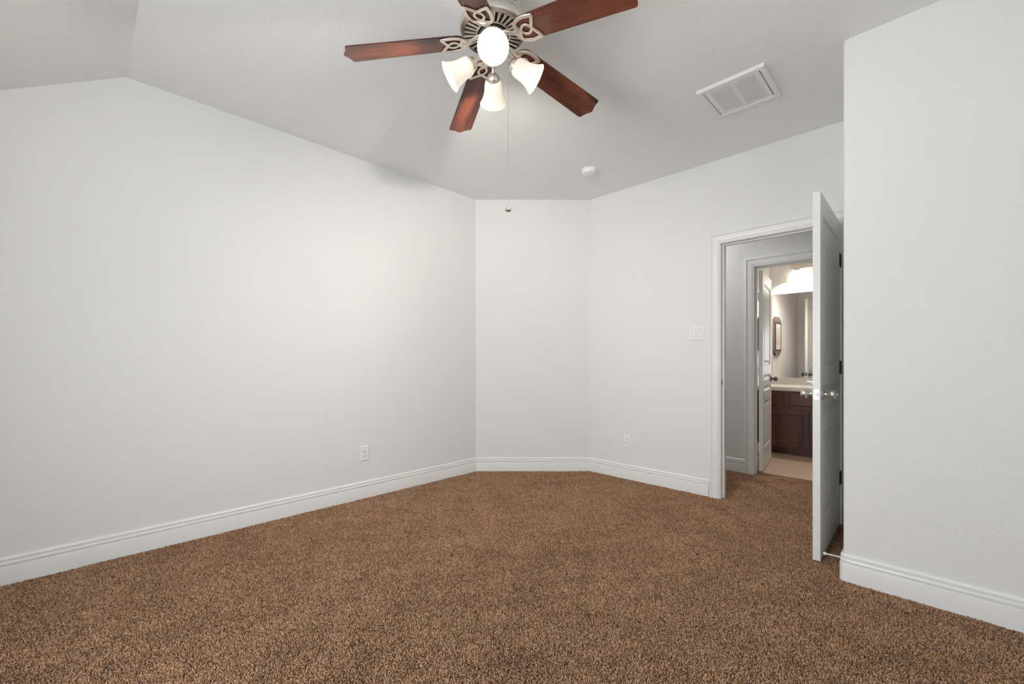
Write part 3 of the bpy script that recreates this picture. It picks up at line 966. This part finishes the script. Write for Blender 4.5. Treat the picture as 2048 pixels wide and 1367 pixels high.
# framed picture on the bathroom's left wall (stepped top and bottom)
pf = empty('picture_frame', (BLX, 6.175, 1.445), (0, 0, PI / 2))
tag(pf, 'brown stepped-edge framed picture on the bathroom side wall, seen in the mirror', 'picture')
o_ = [(-0.19, -0.205), (-0.15, -0.205), (-0.15, -0.240), (-0.10, -0.240), (-0.10, -0.268), (0.10, -0.268), (0.10, -0.240), (0.15, -0.240), (0.15, -0.205), (0.19, -0.205)]
o_ = o_ + [(x, -z) for x, z in o_[::-1]]
bm = B(); prism(bm, [(x, z) for x, z in o_], 'y', -0.030, 0.0); mk('frame', bm, M['frame'], pf)
bm = B()
for x0, x1, z0, z1 in ((-0.135, 0.135, -0.190, -0.178), (-0.135, 0.135, 0.178, 0.190), (-0.147, -0.135, -0.190, 0.190), (0.135, 0.147, -0.190, 0.190)):
    box(bm, x0, x1, -0.040, -0.029, z0, z1)
mk('inner_moulding', bm, M['nickel_dark'], pf)
bm = B(); box(bm, -0.135, 0.135, -0.033, -0.029, -0.178, 0.178); mk('mat_board', bm, M['mat2'], pf)
bm = B(); box(bm, -0.085, 0.085, -0.0345, -0.032, -0.120, 0.120); mk('print', bm, M['mat'], pf)

# ------------------------------------------------------------------ carpet pile: one square metre of yarn tufts, laid over the floor
rng = np.random.default_rng(7)
NT = 225
gx, gy = np.meshgrid(np.arange(NT), np.arange(NT), indexing='ij')
cell = 1.0 / NT
N = NT * NT
bx = ((gx + 0.5 + rng.uniform(-.48, .48, gx.shape)) * cell - 0.5).ravel()
by = ((gy + 0.5 + rng.uniform(-.48, .48, gx.shape)) * cell - 0.5).ravel()


def field(seed, modes, amp):
    r = np.random.default_rng(seed); out = np.zeros(N)
    for _ in range(14):
        kx, ky = r.integers(-modes, modes + 1, 2); ph = r.uniform(0, 2 * PI)
        out += np.sin(2 * PI * (kx * bx + ky * by) + ph)
    return amp * out / math.sqrt(14)


ang_r = rng.uniform(0, 2 * PI, N)
lean = rng.uniform(0.10, 0.85, N)
lx = np.cos(ang_r) * lean + field(1, 3, 0.24)
ly = np.sin(ang_r) * lean + field(2, 3, 0.24)
hgt = 0.0105 + rng.uniform(-0.003, 0.003, N) + field(3, 5, 0.0011)
L = hgt * 0.75
curl = rng.uniform(0, 2 * PI, N)
RINGS = [(0.0, 0.0016), (0.45, 0.0021), (0.8, 0.0021), (0.97, 0.0015)]
nv = len(RINGS) * 4 + 1
co = np.zeros((N, nv, 3), np.float32)
tw = rng.uniform(0, 2 * PI, N)


def centre(t):
    a = t ** 1.6
    return (bx + lx * L * a + 0.0012 * np.sin(curl + 3.0 * t) * t, by + ly * L * a + 0.0012 * np.cos(curl + 3.0 * t) * t,
            -0.013 + hgt * (t - 0.16 * t * t * np.minimum(lean, 1.0)))


for i, (t, r) in enumerate(RINGS):
    cx_, cy_, cz_ = centre(t)
    for k in range(4):
        a = tw + k * PI / 2 + 2.2 * t
        co[:, i * 4 + k, 0] = cx_ + r * np.cos(a)
        co[:, i * 4 + k, 1] = cy_ + r * np.sin(a)
        co[:, i * 4 + k, 2] = cz_
cx_, cy_, cz_ = centre(1.06)
co[:, -1, 0] = cx_; co[:, -1, 1] = cy_; co[:, -1, 2] = cz_
quads = []
for i in range(len(RINGS) - 1):
    for k in range(4):
        quads.append((i * 4 + k, i * 4 + (k + 1) % 4, (i + 1) * 4 + (k + 1) % 4, (i + 1) * 4 + k))
tris = [((len(RINGS) - 1) * 4 + k, (len(RINGS) - 1) * 4 + (k + 1) % 4, nv - 1) for k in range(4)]
one = np.array([v for qd in quads for v in qd] + [v for t in tris for v in t], np.int32)
loops = (one[None, :] + (np.arange(N, dtype=np.int32) * nv)[:, None]).ravel()
tot1 = np.array([4] * len(quads) + [3] * len(tris), np.int32)
tot = np.tile(tot1, N)
start = np.concatenate([[0], np.cumsum(tot)[:-1]]).astype(np.int32)
me = bpy.data.meshes.new('carpet_pile')
me.vertices.add(N * nv); me.vertices.foreach_set('co', co.ravel())
me.loops.add(len(loops)); me.loops.foreach_set('vertex_index', loops)
me.polygons.add(len(tot)); me.polygons.foreach_set('loop_start', start); me.polygons.foreach_set('loop_total', tot)
me.polygons.foreach_set('use_smooth', np.ones(len(tot), bool))
tone = np.clip(rng.normal(0.5, 0.36, N) + field(4, 10, 0.05), 0, 1).astype(np.float32)
at = me.attributes.new('tone', 'FLOAT', 'POINT')
at.data.foreach_set('value', np.repeat(tone, nv))
me.update(); me.validate()
me.materials.append(M['carpet'])
pile = bpy.data.objects.new('carpet_pile', me)
C.objects.link(pile)
tag(pile, 'brown cut-pile carpet covering the bedroom and hall floor', 'carpet', kind='stuff')

ng = bpy.data.node_groups.new('lay_carpet', 'GeometryNodeTree')
ng.interface.new_socket('Geometry', in_out='INPUT', socket_type='NodeSocketGeometry')
ng.interface.new_socket('Geometry', in_out='OUTPUT', socket_type='NodeSocketGeometry')
gi = ng.nodes.new('NodeGroupInput'); go = ng.nodes.new('NodeGroupOutput')
grid = ng.nodes.new('GeometryNodeMeshGrid')
nxp, nyp = 5, 6
grid.inputs['Size X'].default_value = nxp - 1; grid.inputs['Size Y'].default_value = nyp - 1
grid.inputs['Vertices X'].default_value = nxp; grid.inputs['Vertices Y'].default_value = nyp
tr = ng.nodes.new('GeometryNodeTransform')
tr.inputs['Translation'].default_value = (LX + 0.5 + (nxp - 1) / 2, 4.80 - 0.5 - (nyp - 1) / 2, 0)
iop = ng.nodes.new('GeometryNodeInstanceOnPoints')
rv = ng.nodes.new('FunctionNodeRandomValue'); rv.data_type = 'INT'
rv.inputs[4].default_value = 0; rv.inputs[5].default_value = 3
mu = ng.nodes.new('ShaderNodeMath'); mu.operation = 'MULTIPLY'; mu.inputs[1].default_value = PI / 2
cb = ng.nodes.new('ShaderNodeCombineXYZ')
ng.links.new(rv.outputs[2], mu.inputs[0]); ng.links.new(mu.outputs[0], cb.inputs[2])
ng.links.new(grid.outputs[0], tr.inputs[0]); ng.links.new(tr.outputs[0], iop.inputs['Points'])
ng.links.new(gi.outputs[0], iop.inputs['Instance']); ng.links.new(cb.outputs[0], iop.inputs['Rotation'])
ng.links.new(iop.outputs[0], go.inputs[0])
md = pile.modifiers.new('lay_carpet', 'NODES'); md.node_group = ng
